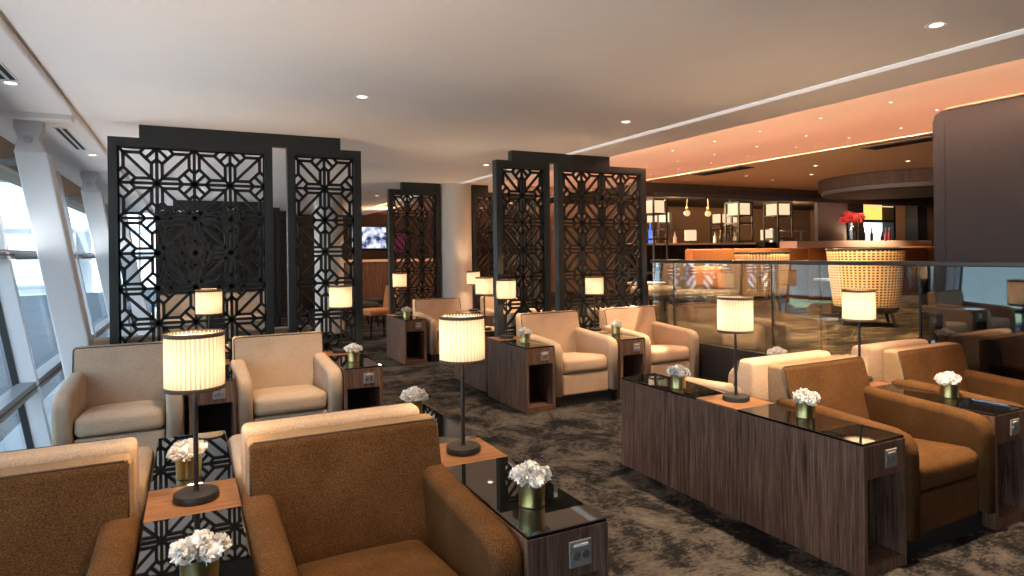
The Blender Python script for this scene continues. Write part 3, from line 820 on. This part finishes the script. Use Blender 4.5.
def lantern(x, y, s, z0, z1, zs, label):
    t = thing('bar_lantern', label, 'lantern', (x, y, z0), R(45) + facing(x, y), 'framed lantern stands along the bar')
    h = z1 - z0; hs = zs - z0; w = .015
    for a in (-1, 1):
        for b in (-1, 1):
            part('post', B(a * s - w, a * s + w, b * s - w, b * s + w, 0, h), 'black_metal', t)
    for zz in (.0, h * .45, hs - .03, h - .03):
        part('frame_ring', Bs((-s, s, -s - w, -s + w, zz, zz + .03), (-s, s, s - w, s + w, zz, zz + .03), (-s - w, -s + w, -s, s, zz, zz + .03), (s - w, s + w, -s, s, zz, zz + .03)), 'black_metal', t)
    part('lamp_shade', B(-s + .03, s - .03, -s + .03, s - .03, hs, h - .03), 'lantern_glow', t, label='glowing cream shade')
    return t
lantern(7.82, 9.5, .17, 1.0, 2.395, 2.13, 'glowing framed lantern beside the tall screen edge')
lantern(10.02, 9.5, .18, 1.58, 2.395, 2.13, 'glowing framed lantern in the middle of the bar')
lantern(10.98, 9.35, .19, 1.0, 2.395, 2.13, 'glowing framed lantern next to the grey pier')
lantern(9.35, 11.2, .20, 1.55, 2.30, 2.06, 'smaller glowing lantern behind the first pendant globe')
lantern(11.25, 11.2, .17, 1.55, 2.30, 2.06, 'smaller glowing lantern behind the second pendant globe')
lantern(12.35, 12.0, .15, 1.50, 2.30, 2.06, 'small glowing lantern deep in the bar')
def globe(x, y, z, label):
    t = thing('pendant_globe', label, 'lamp', (x, y, z), 0, 'pendant globes over the bar')
    part('globe', lambda bm: bmesh.ops.create_uvsphere(bm, u_segments=24, v_segments=16, radius=.062), 'globe_glow', t, 'globe', True)
    part('cord', lambda bm: cyl(bm, 0, 0, .12, 2.64 - z, .006, n=8), 'brass', t)
    part('cap', lambda bm: cyl(bm, 0, 0, .09, .13, .03, n=16), 'brass', t, 'globecap')
globe(9.15, 10.05, 2.19, 'round amber pendant globe nearer the tall screen')
globe(9.72, 10.05, 2.19, 'round amber pendant globe near the middle lantern')
globe(10.35, 10.05, 2.17, 'round amber pendant globe overlapping the middle lantern')
for x, y, l in ((9.32, 10.15, 'small lit table lamp on the bar counter'), (11.12, 9.775, 'small lit table lamp at the bar end by the last lantern')):
    t = thing('bar_lamp', l, 'lamp', (x, y, FZ + 1.116), 0, 'small lamps on the bar')
    part('lamp_shade', lambda bm: cyl(bm, 0, 0, .05, .27, .12, n=32), 'lantern_glow', t, 'barshade', 'auto')
    part('base', lambda bm: cyl(bm, 0, 0, 0, .05, .05, n=16), 'black_metal', t, 'barbase')
tag(part('display_pedestal', B(10.94, 11.3, 9.66, 9.89, FZ, FZ + 1.115), 'dark_wood'), 'dark wood pedestal under the small lamp by the last lantern', 'pedestal')
rnd = random.Random(3)
def bottle(x, y, z, m_, h, label):
    t = thing('bottle', label, 'bottle', (x, y, z), 0, 'bottles and glasses on the bar')
    part('body', lambda bm: lathe(bm, [(0, 0), (.038, 0), (.038, h * .6), (.014, h * .76), (.014, h), (0, h)], 14), m_, t, 'bot%g%s' % (h, m_), 'auto')
    part('cap', lambda bm: cyl(bm, 0, 0, h, h + .025, .016, n=12), 'brass', t, 'botcap%g' % h)
for k in range(16):
    x = 8.1 + k * .19 + rnd.uniform(-.03, .03)
    if abs(x - 9.32) < .2 or 9.45 < x < 10.05: continue
    bottle(x, 10.30 + rnd.uniform(0, .12), FZ + 1.116, ('bottle_glass', 'bottle_amber', 'socket_white')[k % 3], (.26, .30, .22)[k % 3], 'slim bottle standing on the long bar counter')
bottle(8.55, 10.5, FZ + 1.116, 'bottle_blue', .42, 'glowing blue bottle on the bar counter')
# back bar with amber lit niche and bright opening
t = thing('bar_niche', 'amber lit bar niche with a bright window and bottles', 'cabinet', (14.50, 9.9, FZ))
part('frame', Bs((0, .08, 0, .4, 0, 2.17), (1.25, 1.33, 0, .4, 0, 2.17), (.08, 1.25, 0, .4, 2.12, 2.17), (.08, 1.25, 0, .4, 1.60, 1.66), (.08, 1.25, 0, .4, 0, 1.10)), 'plinth_black', t)
part('amber_panel', B(.08, 1.25, .30, .34, 1.66, 2.12), 'amber_glow', t, label='amber lit upper panel')
part('bright_pane', B(.08, 1.25, .30, .34, 1.10, 1.60), 'window_glow', t, label='bright white pane')
for k in range(3):
    part('louvre', B(.08, 1.25, .0, .05, 1.98 + k * .05, 2.0 + k * .05), 'lantern_glow', t)
for k, (q, m_) in enumerate(((.16, 'rust_fabric'), (.45, 'bottle_glass'), (.85, 'bottle_glass'), (1.02, 'red_petal'), (1.15, 'red_petal'))):
    bottle(14.50 + q, 9.95, FZ + 1.101, m_, .34 if k != 2 else .24, 'bottle before the bright pane of the amber niche')
t = thing('service_shelf', 'pale metal service counter between the last lantern and the grey pier', 'counter', (11.95, 10.35, FZ))
part('counter_top', B(0, 1.3, 0, .5, 1.08, 1.13), 'steel', t)
part('front', B(.03, 1.27, .03, .47, 0, 1.08), 'dark_wood', t)
part('urn', lambda bm: cyl(bm, .35, .28, 1.13, 1.45, .13, n=24), 'steel', t)
part('upper_shelf', B(.55, 1.3, .1, .45, 1.38, 1.42), 'steel', t)
part('shelf_support', Bs((.56, .60, .2, .24, 1.13, 1.38), (1.24, 1.28, .2, .24, 1.13, 1.38)), 'steel', t)
light('bar_glow', 'POINT', None, (9.2, 10.6, 2.2), 70, (1., .6, .3), shadow_soft_size=.2)  # added fill points without fixtures, warming the bar
light('bar_glow', 'POINT', None, (13.6, 11.0, 2.2), 60, (1., .6, .3), shadow_soft_size=.2)

# ------------------------------------------------------------------ far end of the lounge
t = thing('television', 'lit television screen on the dark end wall', 'television', (4.25, 16.74, 1.62))
part('bezel', B(-.48, .48, -.05, .05, -.06, .56, r=.01, seg=1), 'plinth_black', t)
part('display', B(-.45, .45, -.055, -.048, -.03, .53), 'screen_glow', t, label='bluish white lit display')
tag(part('wall_light_panel', B(4.8, 5.3, 16.70, 16.76, 1.45, 2.0), 'magenta_glow'), 'dim magenta light panel beside the television', 'light')
t = thing('end_counter', 'dark brown counter with pale top below the television', 'counter', (3.2, 15.6, 0))
part('counter_top', B(0, 3.0, -.05, .5, 1.24, 1.30), 'marble', t)
part('front', B(.04, 2.96, 0, .45, 0, 1.24), 'walnut', t)
def dining_chair(x, y, rz, m_, label):
    t = thing('dining_chair', label, 'chair', (x, y, 0), rz, 'dining chairs in the far lounge')
    part('seat', lambda bm: pillow(bm, -.25, .25, -.25, .25, .38, .48, .035, .015), m_, t, smooth=True)
    part('backrest', lambda bm: prism(bm, [(.20, .44), (.27, .86), (.31, .87), (.33, .85), (.26, .42)], -.24, .24, .02, 2), m_, t, smooth=True, wn=True)
    for a in (-1, 1):
        for q in (-1, 1):
            part('leg', lambda bm: rod(bm, (a * .21, q * .21, .39), (a * .23, q * .23, 0), .020, 8, .014), 'dark_wood', t)
dining_chair(2.90, 10.9, R(-80), 'rust_fabric', 'orange upholstered dining chair in the gap between the screens')
dining_chair(3.05, 12.6, R(100), 'dark_fabric', 'dark dining chair behind the orange one')
dining_chair(3.7, 13.6, R(-80), 'dark_fabric', 'dark dining chair in front of the end counter')
light('end_glow', 'POINT', None, (4.0, 14.2, 2.2), 25, (1., .55, .25), shadow_soft_size=.2)

# ------------------------------------------------------------------ sky and view
w = bpy.data.worlds.new('sky'); sc.world = w; w.use_nodes = True
nt = w.node_tree; bg = nt.nodes['Background']
tc = nt.nodes.new('ShaderNodeTexCoord'); sp = nt.nodes.new('ShaderNodeSeparateXYZ')
nt.links.new(tc.outputs['Generated'], sp.inputs[0])
nt.links.new(ramp(nt, sp.outputs[2], [(.0, (.86, .93, 1.)), (.12, (.80, .90, 1.)), (.6, (.55, .74, 1.))]), bg.inputs['Color'])
bg.inputs['Strength'].default_value = 2.2
sun = light('sun', 'SUN', None, (0, 0, 30), 9, (1., .96, .9), angle=R(1)); sun.rotation_euler = (R(48), R(6), 0)
vs = sc.view_settings
vs.view_transform = 'Standard'; vs.look = 'None'; vs.gamma = 1; vs.use_curve_mapping = False
vs.exposure = 1.
